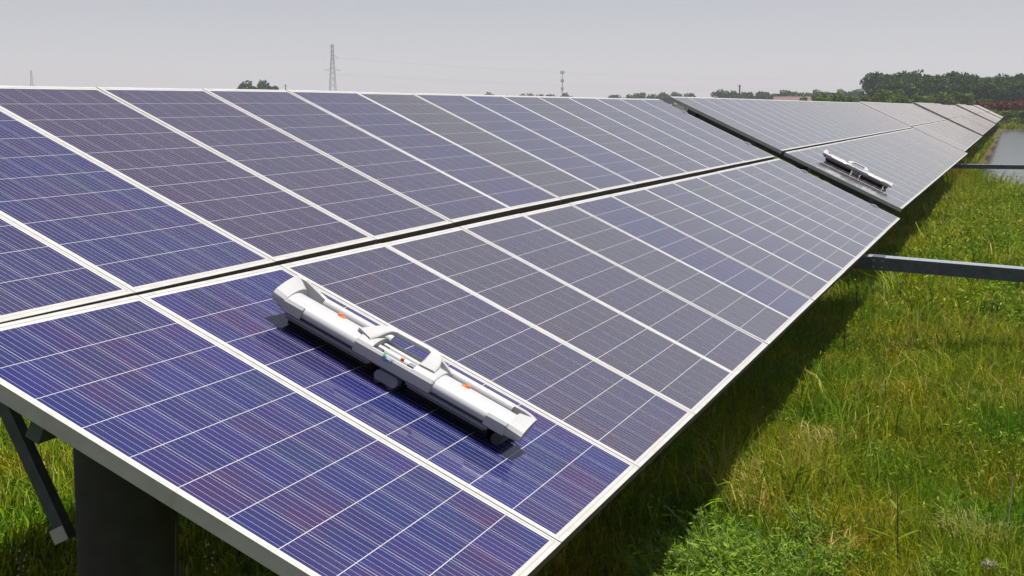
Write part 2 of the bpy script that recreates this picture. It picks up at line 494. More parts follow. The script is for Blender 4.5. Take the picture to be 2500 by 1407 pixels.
mb = MB(); laminate_shape(mb); LAM = mb.mesh('panel_laminate', [M['back'], M['seal']])
mb = MB(); frame_shape(mb); FRAME = mb.mesh('panel_frame', [M['frame'], M['dirt_shade']])
mb = MB(); bus_shape(mb); BUS = mb.mesh('panel_busbars', M['bus'])
GRIDS = []
for k in range(4):
    mb = MB(); cells_shape(mb); g = mb.mesh('panel_cells', M['cell']); tint_faces(g, seed=k, spread=0.55); GRIDS.append(g)
h = CS / 2
CELL = MB().box(-h, h, -h, h, 0.00005, 0.0003).mesh('solar_cell', M['cell'])
FAR = []
for k in range(3):
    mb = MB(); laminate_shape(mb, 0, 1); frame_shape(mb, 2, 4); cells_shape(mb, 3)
    g = mb.mesh('far_panel', [M['back'], M['seal'], M['frame'], M['cell'], M['dirt_shade']]); tint_faces(g, seed=20 + k, spread=0.5); FAR.append(g)
CLAMP = MB().box(-0.012, 0.035, -0.04, 0.04, -0.03, 0.008).box(0.002, 0.018, -0.008, 0.008, 0.008, 0.018).mesh('end_clamp', M['frame'])

PR = random.Random(5)
def add_panel(arr, x, row, detail, dy=0.0, dz=0.0, dust_glare=0.5):
    """panel centre x along the row; row 0 = lower, 1 = upper; array-local axes: x row, y upslope, z normal"""
    gap, rz = 0.0415, 0.0
    if arr.name == 'solar_array':                       # the nearest upper row runs slightly out of line
        k = round(x / PITCH - 0.5)
        gap = min(0.052, 0.010 + 0.0090 * k); rz = 0.0089 if k < 5 else 0.0
    y = -PL / 2 if row == 0 else gap + PL / 2
    if row == 0: rz = 0.0
    j = 1.0 if arr.name == 'solar_array' else 0.4
    loc = (x, y + dy + PR.uniform(-.0012, .0012), dz + j * PR.uniform(-.0008, .0008))
    rot = (R(j * PR.uniform(-.08, .08)), R(j * PR.uniform(-.06, .06)), rz + R(PR.uniform(-.05, .05)))
    if detail == 0:
        p = link('solar_panel', FAR[PR.randrange(3)], arr, loc, rot)
        p['dust_glare'] = dust_glare
        return p
    warm = WARM1.get((row, round(x / PITCH - 0.5)), 0.12) if arr.name == 'solar_array' else 0.2
    p = link('solar_panel', LAM, arr, loc, rot)
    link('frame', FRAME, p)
    tag(link('busbar_lines', BUS, p), kind='stuff')
    if detail == 1:
        g = tag(link('cell_grid', GRIDS[PR.randrange(4)], p), kind='stuff')
        g['dust_glare'] = dust_glare; g['warm'] = warm
    else:
        for i in range(6):
            for j in range(10):
                cx, cy = cell_xy(i, j)
                c = link('solar_cell', CELL, p, (cx, cy, 0)); c['dust_glare'] = dust_glare; c['warm'] = warm
    return p

def structure(arr, x0, x1, piles, near):
    """purlins, rafters, braces and concrete piles in array-local axes (x row, y upslope, z normal)"""
    for y in (-1.25, -0.38, 0.42, 1.30):
        b = MB().box(x0 + 0.03, x1 - 0.03, y - 0.022, y + 0.022, -FH - 0.062, -FH - 0.002)
        link('purlin', b.mesh('purlin', M['darksteel']), arr)
    for px in piles:
        b = MB().box(px - 0.03, px + 0.03, -1.55, 1.58, -FH - 0.145, -FH - 0.064)
        link('rafter', b.mesh('rafter', M['darksteel']), arr)
        # vertical direction and ground level in local axes
        def loc(y, z):          # world (y,z) relative to array origin -> local
            return Vector((px, CT * y + ST * z, -ST * y + CT * z))
        top = loc(0.0, -0.20 - 0.02); bot = loc(0.0, -Z0 - 0.3)
        m = MB().tube([bot, top], 0.165, 24)
        link('pile', m.mesh('pile', M['concrete'], sharp=40), arr)
        m = MB().tube([loc(0, -0.99), loc(0, -0.93)], 0.170, 24)
        link('pile_collar', m.mesh('pile_collar', M['darksteel'], sharp=40), arr)
        for s in (1,):
            p = loc(0.235 * s, -0.83); q = loc(0.235 * s + 0.66 * s, -0.83 + 1.17 if s > 0 else -0.83 + 0.30)
            if s > 0:
                q = loc(0.72, 0.12)
            else:
                q = loc(-0.95, -0.62)
            m = MB().bar(p, q, 0.045, 0.045, up=(1, 0, 0))
            link('brace', m.mesh('brace', M['darksteel']), arr)
            m = MB().bar(p + Vector((-.034, 0, 0)), p + Vector((-.034, 0, 0)) + (q - p).normalized() * 0.05, 0.06, 0.004, up=(1, 0, 0))
            link('bracket', m.mesh('bracket', M['frame']), arr)

def make_array(label, u0, n, detail_fn, origin, tilt_off=0.0, yaw=0.0, piles=(), near=False, dust_glare_fn=lambda row, i: 0.8 + PR.uniform(-.1, .1)):
    arr = empty('solar_array', origin)
    arr.rotation_euler = (TILT + tilt_off, 0, yaw)
    tag(arr, label, 'solar array', 'rows of tilted solar panels')
    for row in (0, 1):
        for i in range(n):
            add_panel(arr, (i + 0.5) * PITCH, row, detail_fn(row, i), 0.0, 0.002 if row else 0.0, dust_glare_fn(row, i))
    structure(arr, 0, n * PITCH, piles, near)
    for y in (-1.30, -0.36, 0.42, 1.31):
        link('end_clamp', CLAMP, arr, (n * PITCH - 0.02, y, 0.0))
    return arr

def org(u, v=0.0, n=0.0):
    """world position of plane coordinates: along row, downslope, normal"""
    return Vector((u, -v * CT - n * ST, Z0 - v * ST + n * CT))

WARM1 = {(0, 0): 0.0, (0, 1): 0.0, (1, 0): 0.15, (1, 1): 0.12, (1, 2): 0.65, (1, 3): 0.45, (1, 4): 0.30, (0, 2): 0.15, (0, 3): 0.1, (0, 6): 0.0, (1, 9): 0.4, (1, 10): 0.45}
DUST1 = [[0.10, 0.05, 0.50, 0.72, 0.66, 0.78, 0.45, 0.72, 0.62, 0.75, 0.7, 0.72, 0.8, 0.7, 0.75],
         [0.22, 0.18, 0.28, 0.42, 0.48, 0.45, 0.85, 0.50, 0.45, 0.7, 0.65, 0.75, 0.7, 0.65, 0.75]]
hero = {(0, 0), (0, 1), (0, 2), (0, 3), (1, 2)}
A1 = make_array('nearest solar array, dark blue panels with thin silver lines carrying the large white robot', 0, 15,
                lambda row, i: 2 if (row, i) in hero else 1, org(-PITCH), piles=(0.91, 5.6, 10.4, 14.3), near=True,
                dust_glare_fn=lambda row, i: DUST1[row][i])
A2 = make_array('second solar array behind the first, grey with sky glare, small robot on it', 0, 24,
                lambda row, i: 1 if i < 10 else 0, org(15.0, -0.06, 0.03), tilt_off=R(-0.35), yaw=R(-0.2), piles=(1.0, 6.5, 12, 17.5, 23),
                dust_glare_fn=lambda row, i: 0.85 + 0.022 * i + PR.uniform(-.08, .08))  # dust level raised along the row to paint in grazing glare
names = ['third', 'fourth', 'fifth', 'sixth', 'seventh', 'eighth']
jit = [(0.02, -0.2), (0.07, 0.25), (0.02, -0.3), (0.10, 0.3), (0.05, -0.2), (0.12, 0.2)]
for k in range(6):
    dz, to = jit[k]
    make_array('%s solar array along the receding row, pale grey with glare' % names[k], 0, 24, lambda row, i: 0,
               org(40.25 + k * 25.1, -0.10 - 0.02 * k, 0.02 + dz), tilt_off=R(to), piles=(1.0, 12, 23),
               dust_glare_fn=lambda row, i, k=k: 1.45 + 0.08 * k + PR.uniform(-.12, .12))  # paler with each array, the growing glare put into the colour
# rubber grommet in the near end frame
m = MB().tube([(-0.003, -0.245, -0.034), (0.004, -0.245, -0.034)], 0.019, 20, mat=0)
m.tube([(-0.0045, -0.245, -0.034), (-0.0028, -0.245, -0.034)], 0.014, 20, mat=1)
link('frame_grommet', m.mesh('frame_grommet', [M['dark'], M['midgrey']], sharp=40), A1, (0.010, 0, 0))

# ------------------------------------------------------------------ cleaning robot
# robot-local axes: x along its length (downslope), y towards the far side, z up from the glass
HOOD = [(-0.126, 0.062), (-0.138, 0.069), (-0.143, 0.081), (-0.139, 0.094), (-0.127, 0.1045), (-0.108, 0.112), (-0.084, 0.1160),
        (-0.056, 0.1160), (-0.030, 0.1115), (-0.008, 0.102), (0.008, 0.090), (0.014, 0.078), (0.014, 0.064), (-0.030, 0.058), (-0.090, 0.058)]
BOX = [(-0.138, 0.0605), (-0.1475, 0.0625), (-0.1490, 0.079), (-0.1480, 0.0965), (-0.1390, 0.1075), (-0.110, 0.1165), (-0.082, 0.1205),
       (-0.052, 0.1210), (-0.024, 0.1175), (-0.002, 0.108), (0.013, 0.095), (0.019, 0.080), (0.019, 0.063), (-0.030, 0.057), (-0.090, 0.057)]
LIP_HIGH = [(-0.116, 0.072), (-0.126, 0.0735), (-0.1285, 0.085), (-0.1270, 0.0985), (-0.1130, 0.1110), (-0.086, 0.1225), (-0.056, 0.1325),
            (-0.024, 0.1400), (0.008, 0.1450), (0.032, 0.1455), (0.044, 0.1415), (0.046, 0.130), (0.034, 0.118), (0.000, 0.104), (-0.060, 0.082)]
LIP_LOW = [(-0.116, 0.058), (-0.126, 0.060), (-0.130, 0.070), (-0.1280, 0.0820), (-0.1160, 0.0940), (-0.094, 0.1045), (-0.070, 0.1125),
           (-0.046, 0.1190), (-0.022, 0.1230), (-0.002, 0.1235), (0.006, 0.1195), (0.007, 0.110), (-0.012, 0.098), (-0.050, 0.086), (-0.085, 0.070)]
def hood_ring(x): return [Vector((x, y, z)) for y, z in HOOD]
def box_ring(x, s=1.0):
    return [Vector((x, -0.065 + (y + 0.065) * s, 0.085 + (z - 0.085) * s)) for y, z in BOX]
def lip_ring(x, t):
    lip = LIP_LOW if x > 0 else LIP_HIGH
    return [p.lerp(Vector((x, *q)), t) for p, q in zip(box_ring(x), lip)]
def front_ring(x, n=6, th=0.010, s=1.0):
    """the front part of the box section only, as a thick skin"""
    pts = box_ring(x, s)[:n]
    return pts + [Vector((x, p.y + th * 1.3, p.z - th * 0.7)) for p in reversed(pts)]
def band(stations, th):
    """flat tapering band: stations of (x, y, z, half height)"""
    m = MB(); rings = []
    for x, y, z, hh in stations:
        rings.append([Vector((x, y - th, z - hh)), Vector((x, y + th, z - hh * 0.8)), Vector((x, y + th, z + hh * 0.85)), Vector((x, y - th * 0.3, z + hh)), Vector((x, y - th, z + hh * 0.8))])
    m.loft(rings, smooth=False)
    return m

def make_robot():
    r = empty('cleaning_robot')
    # two round white shells
    for a, b in ((-0.462, -0.140), (0.148, 0.462)):
        m = MB().loft([hood_ring(a), hood_ring((a + b) / 2), hood_ring(b)])
        link('shell', m.mesh('shell', M['white'], fix=True, sharp=50), r)
    # end caps: a block with an upturned lip, a front cheek lapping over the shell, an arm closing the hand hole
    for s in (-1, 1):
        xs = [0.456, 0.470, 0.486, 0.502, 0.516]
        m = MB().loft([lip_ring(s * x, 0.30 + 0.70 * (x - 0.456) / 0.060) for x in xs], smooth=False)
        c = link('end_cap', m.mesh('end_cap', M['light'], fix=True), r); bevel(c, 0.0025, 2)
        m = MB().loft([front_ring(s * 0.378, 5, 0.008, 1.012), front_ring(s * 0.44, 5, 0.008, 1.012), front_ring(s * 0.458, 5, 0.008, 1.005)], smooth=False)
        link('cheek', m.mesh('cheek', M['light'], fix=True), c)
        if s < 0:
            m = band([(-0.512, 0.034, 0.130, 0.014), (-0.485, 0.044, 0.124, 0.018), (-0.450, 0.056, 0.108, 0.020), (-0.415, 0.064, 0.094, 0.021), (-0.392, 0.066, 0.087, 0.022)], 0.010)
        else:
            m = band([(0.508, -0.004, 0.113, 0.010), (0.480, 0.022, 0.108, 0.012), (0.452, 0.048, 0.098, 0.016), (0.424, 0.062, 0.090, 0.020), (0.405, 0.066, 0.087, 0.022)], 0.010)
        link('arm', m.mesh('arm', M['light'], fix=True), c)
        m = MB().box(*sorted((s * 0.462, s * 0.505)), -0.040, 0.010, 0.052, 0.100) if s > 0 else MB().box(-0.498, -0.455, -0.09, 0.0, 0.046, 0.080)
        o = link('bumper', m.mesh('bumper', M['dark'], fix=True), c); bevel(o, 0.006)
        if s < 0:
            m = MB().box(-0.470, -0.395, 0.015, 0.054, 0.050, 0.078)
            link('inner_wall', m.mesh('inner_wall', M['midgrey']), c)
        m = MB().tube([(s * 0.440, -0.118 if s > 0 else -0.05, 0.030), (s * 0.440, 0.09, 0.030)], 0.022, 16)
        link('nose_roller', m.mesh('nose_roller', M['dark'], fix=True, sharp=40), c)
    # slim rear tubes
    for a, b in ((-0.393, -0.10), (0.10, 0.41)):
        m = MB().tube([(a, 0.066, 0.087), (b, 0.066, 0.087)], 0.0215, 18)
        link('rear_tube', m.mesh('rear_tube', M['white'], fix=True, sharp=40), r)
    # central housing around an open well
    hub = MB()
    hub.loft([box_ring(-0.156, 1.0), box_ring(-0.150, 1.05), box_ring(-0.092, 1.05)], smooth=False)
    hub.loft([box_ring(0.074, 1.05), box_ring(0.156, 1.05), box_ring(0.162, 1.0)], smooth=False)
    hub.loft([front_ring(-0.0925, 5, 0.012, 1.05), front_ring(0.0745, 5, 0.012, 1.05)], smooth=False)
    hub.box(-0.0925, 0.0745, 0.012, 0.024, 0.056, 0.092)
    hubo = link('housing', hub.mesh('housing', M['light'], fix=True), r); bevel(hubo, 0.003, 2)
    m = MB().box(-0.0925, 0.0745, -0.128, 0.012, 0.056, 0.064)
    link('well_floor', m.mesh('well_floor', M['midgrey']), hubo)
    for y, z, rr, mt in ((-0.030, 0.090, 0.014, 'light'), (-0.076, 0.086, 0.019, 'white'), (0.004, 0.100, 0.006, 'white')):
        m = MB().tube([(-0.0925, y, z), (0.0745, y, z)], rr, 16)
        link('drive_tube', m.mesh('drive_tube', M[mt], sharp=40), hubo)
    m = MB().box(0.038, 0.072, -0.108, -0.060, 0.066, 0.104)
    o = link('motor_box', m.mesh('motor_box', M['midgrey'], fix=True), hubo); bevel(o, 0.004)
    m = MB().box(-0.092, -0.062, -0.110, -0.010, 0.066, 0.100)
    o = link('gear_box', m.mesh('gear_box', M['dark'], fix=True), hubo); bevel(o, 0.004)
    m = MB().tube([(0.014, -0.100, 0.100), (0.014, -0.100, 0.110)], 0.007, 12)
    link('button', m.mesh('button', M['orange'], fix=True, sharp=40), hubo)
    # carrying handle: flat arch over the well with broad legs, strut at the right
    hp = [(-0.150, -0.105, 0.1175, 0.034), (-0.136, -0.070, 0.126, 0.031), (-0.118, -0.030, 0.1385, 0.024), (-0.100, -0.004, 0.1455, 0.017), (-0.075, 0.004, 0.148, 0.0125),
          (0.055, 0.010, 0.148, 0.0125), (0.078, 0.008, 0.1465, 0.018), (0.094, -0.010, 0.140, 0.026), (0.104, -0.055, 0.127, 0.030), (0.108, -0.105, 0.1175, 0.032)]
    m = MB(); rings = []
    pv = [Vector(p[:3]) for p in hp]
    for i, p in enumerate(pv):
        d = (pv[min(i + 1, len(pv) - 1)] - pv[max(i - 1, 0)]).normalized()
        n = Vector((0, -0.30, 1.0)); n = (n - d * n.dot(d)).normalized(); sd = d.cross(n).normalized()
        w = hp[i][3]; hh = 0.0085
        rings.append([p + sd * (a * w) + n * (b * hh) for a, b in ((-1, -.8), (-.85, -1), (.85, -1), (1, -.8), (1, .6), (.8, 1), (-.8, 1), (-1, .6))])
    m.loft(rings, smooth=False)
    ho = link('handle', m.mesh('handle', M['light'], fix=True), r); bevel(ho, 0.002, 2)
    m = band([(0.078, 0.014, 0.138, 0.010), (0.110, 0.024, 0.124, 0.011), (0.140, 0.032, 0.108, 0.010), (0.164, 0.036, 0.097, 0.007)], 0.008)
    link('strut', m.mesh('strut', M['light'], fix=True), ho)
    # print on the housing front
    for k, ch in enumerate('GeT'):
        cu = bpy.data.curves.new('letter', 'FONT'); cu.body = ch; cu.size = 0.024; cu.extrude = 0.0006
        to = bpy.data.objects.new('tmp', cu); COL.objects.link(to)
        dg = bpy.context.evaluated_depsgraph_get()
        me = bpy.data.meshes.new_from_object(to.evaluated_get(dg)); me.materials.clear(); me.materials.append(M['blue_print'])
        bpy.data.objects.remove(to)
        o = link('letter', me, hubo, (-0.040 + k * 0.0150, -0.1545, 0.0865), (R(62), 0, 0))
        o.rotation_euler = (R(84), 0, 0)
    m = MB().add([(0, 0, 0), (0.018, 0, 0), (0.006, 0.014, 0), (0, 0, 0.0007), (0.018, 0, 0.0007), (0.006, 0.014, 0.0007)],
                 [(2, 1, 0), (3, 4, 5), (0, 1, 4, 3), (1, 2, 5, 4), (2, 0, 3, 5)])
    o = link('leaf_mark', m.mesh('leaf_mark', M['green_print']), hubo, (-0.044, -0.1530, 0.1025)); o.rotation_euler = (R(55), 0, 0)
    # orange lamps
    for x in (-0.280, 0.255):
        m = MB().tube([(x, -0.050, 0.112), (x, -0.0495, 0.1235)], [0.011, 0.007], 16)
        l = link('lamp', m.mesh('lamp', M['orange'], fix=True, sharp=40), r)
        m = MB().box(x - 0.022 if x > 0 else x, x if x > 0 else x + 0.022, -0.061, -0.039, 0.1120, 0.1172)
        link('lamp_base', m.mesh('lamp_base', M['orange'], fix=True), l)
    # chassis, front and rear rails, brushes, crawler units
    m = MB().box(-0.43, 0.43, -0.105, 0.085, 0.044, 0.0565)
    link('chassis', m.mesh('chassis', M['dark']), r)
    for a, b in ((-0.440, -0.078), (0.070, 0.400)):
        m = MB().box(a, b, -0.144, -0.106, 0.0465, 0.0585)
        o = link('front_rail', m.mesh('front_rail', M['midgrey'], fix=True), r); bevel(o, 0.003)
        m = MB().box(a + 0.01, b - 0.01, -0.139, -0.112, 0.0395, 0.0430)
        link('trim_strip', m.mesh('trim_strip', M['midgrey']), o)
        m = MB().box(a, b, 0.060, 0.095, 0.044, 0.064)
        o = link('rear_rail', m.mesh('rear_rail', M['midgrey'], fix=True), r); bevel(o, 0.003)
        for y in (-0.075, 0.060):
            m = MB().tube([(a + 0.005, y, 0.0235), (b - 0.005, y, 0.0235)], 0.0225, 18)
            link('brush', m.mesh('brush', M['black'], sharp=40), r)
    for y in (-0.130, 0.085):
        m = MB()
        ring = lambda yy: [Vector((x, yy, z)) for x, z in [(-0.040, 0.020), (-0.034, 0.014), (0.040, 0.014), (0.046, 0.020), (0.050, 0.030), (0.046, 0.044), (0.036, 0.051), (-0.030, 0.051), (-0.040, 0.044), (-0.044, 0.030)]]
        m.loft([ring(y - 0.024), ring(y + 0.024)])
        t = link('crawler', m.mesh('crawler', M['midgrey'], fix=True, sharp=35), r)
        for xx in (-0.026, 0.026):
            w = MB().tube([(xx, y - 0.022, 0.0135), (xx, y + 0.022, 0.0135)], 0.0125, 14)
            link('wheel', w.mesh('wheel', M['dark'], sharp=40), t)
    return r

rob = make_robot()
tag(rob, 'large white cleaning robot with arched handle lying across the nearest panels', 'cleaning robot', 'panel cleaning robots')
def place_robot(o, arr_origin, tilt, u, v, yaw, n=0.0):
    # local x -> downslope, y -> along the row (+X), z -> normal
    B = Matrix(((0, 1, 0), (-math.cos(tilt), 0, -math.sin(tilt)), (-math.sin(tilt), 0, math.cos(tilt))))
    Rm = (B @ Matrix.Rotation(yaw, 3, 'Z')).to_4x4()
    pos = Vector((u, -v * CT - n * ST, Z0 - v * ST + n * CT))
    o.matrix_world = Matrix.Translation(pos) @ Rm
place_robot(rob, None, TILT, 0.545, 0.785, 0.0, 0.0022)
rob2 = copy_tree(rob)
tag(rob2, 'small distant white cleaning robot on the second, greyer solar array', 'cleaning robot', 'panel cleaning robots')
place_robot(rob2, None, TILT + R(-0.35), 16.55, 0.76, R(-1.5), 0.036)

# ------------------------------------------------------------------ steel beams linking the rows
def beam(label, p, q, w, h):
    t = empty('steel_beam', p)
    tag(t, label, 'beam', 'beams reaching out from under the arrays')
    d = Vector(q) - Vector(p)
    m = MB()
    y0, y1 = 0.0, -d.length
    m.box(-w / 2, -w / 2 + 0.004, y1, y0, -h, -0.005, 1)
    m.box(-w / 2 - 0.002, w / 2, y1, y0, -0.005, 0.0)
    m.box(-w / 2 + 0.004, w / 2, y1, y0, -h, -h + 0.004, 1)
    link('channel', m.mesh('channel', [M['galv'], M['darksteel']]), t)  # darker steel on web and lower flange paints in their shaded side
    m = MB().box(-w / 2 - 0.004, w / 2 + 0.003, -0.86, -0.74, -h - 0.003, 0.003)
    link('splice_plate', m.mesh('splice_plate', M['darksteel']), t)
    for yy in (-0.84, -0.76):
        for zz in (-0.035, -h + 0.03):
            m = MB().tube([(-w / 2 - 0.012, yy, zz), (-w / 2 - 0.003, yy, zz)], 0.009, 6)
            link('bolt', m.mesh('bolt', M['galv']), t)
    t.rotation_euler = (-math.asin(d.z / d.length), 0, 0)
    return t
beam('long steel beam crossing the lit grass from under the nearest array', (10.5, -0.75, 1.085), (10.5, -12.0, 0.49), 0.24, 0.125)
beam('distant thin steel beam reaching over the pond', (36.45, -0.75, 1.01), (36.45, -14.0, 0.98), 0.20, 0.11)

# ------------------------------------------------------------------ grass
rng = np.random.default_rng(11)
def blades(pos, height, width, lean, tint, name, mat, ground=True):
    n = len(pos)
    az = rng.uniform(0, 2 * np.pi, n)
    la = rng.uniform(0, 2 * np.pi, n)
    dirx, diry = np.cos(az), np.sin(az)
    lx, ly = np.cos(la) * lean, np.sin(la) * lean
    w = width[:, None]
    side = np.stack([dirx, diry, np.zeros(n)], 1)
    base = pos
    mid = pos + np.stack([lx * height * 0.35, ly * height * 0.35, height * 0.60], 1)
    tip = pos + np.stack([lx * height, ly * height, height * (1 - 0.35 * lean)], 1)
    V = np.empty((n, 5, 3), np.float32)
    V[:, 0] = base - side * w * 0.5; V[:, 1] = base + side * w * 0.5
    V[:, 2] = mid + side * w * 0.45; V[:, 3] = mid - side * w * 0.45
    V[:, 4] = tip
    me = bpy.data.meshes.new(name)
    me.vertices.add(n * 5)
    me.vertices.foreach_set('co', V.reshape(-1))
    b = (np.arange(n) * 5)[:, None]
    L = np.concatenate([b + np.array([0, 1, 2, 3]), b + np.array([3, 2, 4])], 1).astype(np.int32)
    me.loops.add(n * 7)
    me.loops.foreach_set('vertex_index', L.reshape(-1))
    me.polygons.add(n * 2)
    st = (np.arange(n) * 7)[:, None] + np.array([0, 4])
    me.polygons.foreach_set('loop_start', st.reshape(-1).astype(np.int32))
    a = me.attributes.new('tint', 'FLOAT', 'FACE')
    a.data.foreach_set('value', np.repeat(tint, 2).astype(np.float32))
    me.materials.append(mat)
    me.update(calc_edges=True)
    return me

def gz_arr(x, y):
    z = 0.05 * np.sin(x * 0.55 + 0.6) * np.sin(y * 0.8 + 0.3) + 0.03 * np.sin(x * 1.7 + y * 1.3)
    sy = -1.95 + 0.16 * np.sin(x * 0.33) + 0.10 * np.sin(x * 0.9 + 1.0)
    d = np.minimum(np.minimum(x - 41.0, 186 - x) * 0.8, np.minimum(sy - y, y + 75))
    t = np.clip((d + 1.2) / 1.8, 0, 1); t = t * t * (3 - 2 * t)
    return np.where(d > -1.2, z * (1 - t) - 0.75 * t, z)

def patch_noise(x, y):
    return (np.sin(x * 1.9 + 1.3 * np.sin(y * 1.1)) + np.sin(y * 2.3 + 1.7 * np.sin(x * 0.8)) + 0.6 * np.sin(x * 5.1 + y * 3.7)) / 2.6

grass_parts = []
def scatter(x0, x1, y0, y1, n, hmin, hmax, wid, keep=None):
    x = rng.uniform(x0, x1, n); y = rng.uniform(y0, y1, n)
    # clumping
    cx = np.round(x * 6) / 6; cy = np.round(y * 6) / 6
    x = x + (cx - x) * rng.uniform(0, 0.45, n) ; y = y + (cy - y) * rng.uniform(0, 0.45, n)
    if keep is not None:
        k = keep(x, y); x, y = x[k], y[k]
    z = gz_arr(x, y)
    k = z > WATER_Z - 0.02
    x, y, z = x[k], y[k], z[k]
    n = len(x)
    pn = patch_noise(x, y)
    hh = (hmin + (hmax - hmin) * rng.random(n) ** 1.8) * (1.0 + 0.45 * pn)
    tint = np.clip(rng.normal(0.42, 0.26, n) + 0.15 * pn, 0, 0.92)
    dry = rng.random(n) < (0.035 + 0.10 * (pn > 0.75))
    tint = np.where(dry, rng.uniform(0.93, 1.0, n), tint)
    grass_parts.append((np.stack([x, y, z - 0.01], 1), hh, rng.uniform(0.6, 1.3, n) * wid, rng.uniform(0.1, 0.9, n), tint))

scatter(1.5, 7.5, -4.0, 1.2, 150000, 0.08, 0.24, 0.0075)
scatter(7.5, 14, -4.2, 1.0, 120000, 0.10, 0.30, 0.010)
scatter(14, 26, -4.5, 0.8, 110000, 0.12, 0.36, 0.014)
scatter(26, 46, -5.0, 0.6, 80000, 0.16, 0.50, 0.020)
scatter(0.5, 9, 1.2, 8, 110000, 0.08, 0.24, 0.010)
scatter(-6, 1.5, -6, 4, 30000, 0.08, 0.24, 0.012)
scatter(1.5, 46, -14, -4, 50000, 0.12, 0.35, 0.022)
scatter(46, 60, -2.3, 1.0, 8000, 0.2, 0.5, 0.03)
scatter(60, 120, -1.2, 1.0, 9000, 0.2, 0.5, 0.05)
scatter(9, 60, 1.0, 12, 40000, 0.12, 0.35, 0.03)
scatter(186, 260, -30, 8, 30000, 0.4, 1.0, 0.16)
scatter(12, 42, -3.2, -1.4, 16000, 0.30, 0.70, 0.018, keep=lambda x, y: patch_noise(x * 0.8, y * 1.4) > 0.05)
scatter(2.5, 7.5, -3.8, 0.6, 22000, 0.16, 0.42, 0.0045)
scatter(7.5, 16, -3.8, 0.4, 22000, 0.20, 0.50, 0.0065)
scatter(4, 14, -3.6, -0.4, 14000, 0.22, 0.50, 0.010, keep=lambda x, y: patch_noise(x * 1.3 + 2, y * 1.6) > 0.30)
def straw_spot(px, py, r, n):
    c = at_z(px, py, 0.05); a = rng.uniform(0, 6.28, n); q = r * np.sqrt(rng.random(n))
    x = c.x + q * 1.6 * np.cos(a); y = c.y + q * np.sin(a)
    grass_parts.append((np.stack([x, y, gz_arr(x, y) + 0.03 + 0.08 * rng.random(n)], 1), rng.uniform(0.06, 0.22, n), rng.uniform(0.5, 1.2, n) * 0.009, rng.uniform(0.6, 1.0, n), rng.uniform(0.93, 1.0, n)))
for q in ((1795, 1195, 0.20, 550), (1840, 1245, 0.14, 260), (2400, 1330, 0.16, 160), (2340, 1310, 0.12, 200), (2260, 850, 0.45, 500), (2330, 800, 0.40, 420), (2450, 1010, 0.22, 260), (2380, 720, 0.5, 400), (2030, 1360, 0.10, 150), (2000, 1120, 0.18, 180)):
    straw_spot(*q)
P = [np.concatenate([g[i] for g in grass_parts]) for i in range(5)]
me = blades(P[0], P[1], P[2], P[3], P[4], 'grass', M['grass'])
tag(link('grass', me), 'rough green meadow grass around and beneath the panels', 'grass', kind='stuff')

# ------------------------------------------------------------------ leaf meshes for weeds, shrubs, trees
def leaf_cloud(pts, sizes, tints, name, mat, seed=0, aspect=0.55, flat=0.0):
    r = np.random.default_rng(seed)
    n = len(pts)
    d = r.normal(size=(n, 3)); d[:, 2] *= (1 - flat); d /= np.linalg.norm(d, axis=1)[:, None] + 1e-9
    e = r.normal(size=(n, 3)); e -= d * (e * d).sum(1)[:, None]; e /= np.linalg.norm(e, axis=1)[:, None] + 1e-9
    s = sizes[:, None]
    V = np.empty((n, 4, 3), np.float32)
    V[:, 0] = pts - d * s; V[:, 1] = pts + e * s * aspect; V[:, 2] = pts + d * s; V[:, 3] = pts - e * s * aspect
    me = bpy.data.meshes.new(name)
    me.from_pydata(V.reshape(-1, 3).tolist(), [], (np.arange(n * 4).reshape(n, 4)).tolist())
    a = me.attributes.new('tint', 'FLOAT', 'FACE'); a.data.foreach_set('value', np.asarray(tints, np.float32))
    me.materials.append(mat); me.update()
    return me

def crown_points(rg, blobs, per):
    P_, T_ = [], []
    for (cx, cy, cz, rx, ry, rz) in blobs:
        q = rg.normal(size=(per, 3)); q /= np.linalg.norm(q, axis=1)[:, None]
        rad = rg.uniform(0.35, 1.0, per) ** 0.6
        q = q * rad[:, None]
        P_.append(np.stack([cx + q[:, 0] * rx, cy + q[:, 1] * ry, cz + q[:, 2] * rz], 1))
        T_.append(np.clip(rg.normal(0.5, 0.2, per), 0, 1))
    return np.concatenate(P_), np.concatenate(T_)

def tree_meshes(seed, h, spread, mat, nblob=16, per=95, leaf=0.30, low=0.18):
    rg = np.random.default_rng(seed)
    blobs = []
    for i in range(nblob):
        t = rg.uniform(low, 1.0)
        rr = spread * (1.05 - abs(t - 0.55) * 1.1) * rg.uniform(0.2, 1.0)
        a = rg.uniform(0, 2 * np.pi)
        s = h * rg.uniform(0.09, 0.17)
        blobs.append((rr * np.cos(a), rr * np.sin(a), h * t * 0.93, s * 1.15, s * 1.15, s * 0.9))
    pts, tn = crown_points(rg, blobs, per)
    crown = leaf_cloud(pts, rg.uniform(0.6, 1.4, len(pts)) * leaf, tn, 'crown', mat, seed)
    m = MB().tube([(0, 0, -0.3), (0.02 * h * rg.normal(), 0.02 * h * rg.normal(), h * 0.4), (0, 0, h * 0.8)], [h * 0.022, h * 0.016, h * 0.005], 7)
    for b in blobs[:6]:
        z0 = h * rg.uniform(0.25, 0.55)
        m.tube([(0, 0, z0), (b[0] * 0.5, b[1] * 0.5, (z0 + b[2]) / 2 + 0.2), (b[0], b[1], b[2])], [h * 0.009, h * 0.006, h * 0.003], 5)
    return crown, m.mesh('trunk', M['bark'])

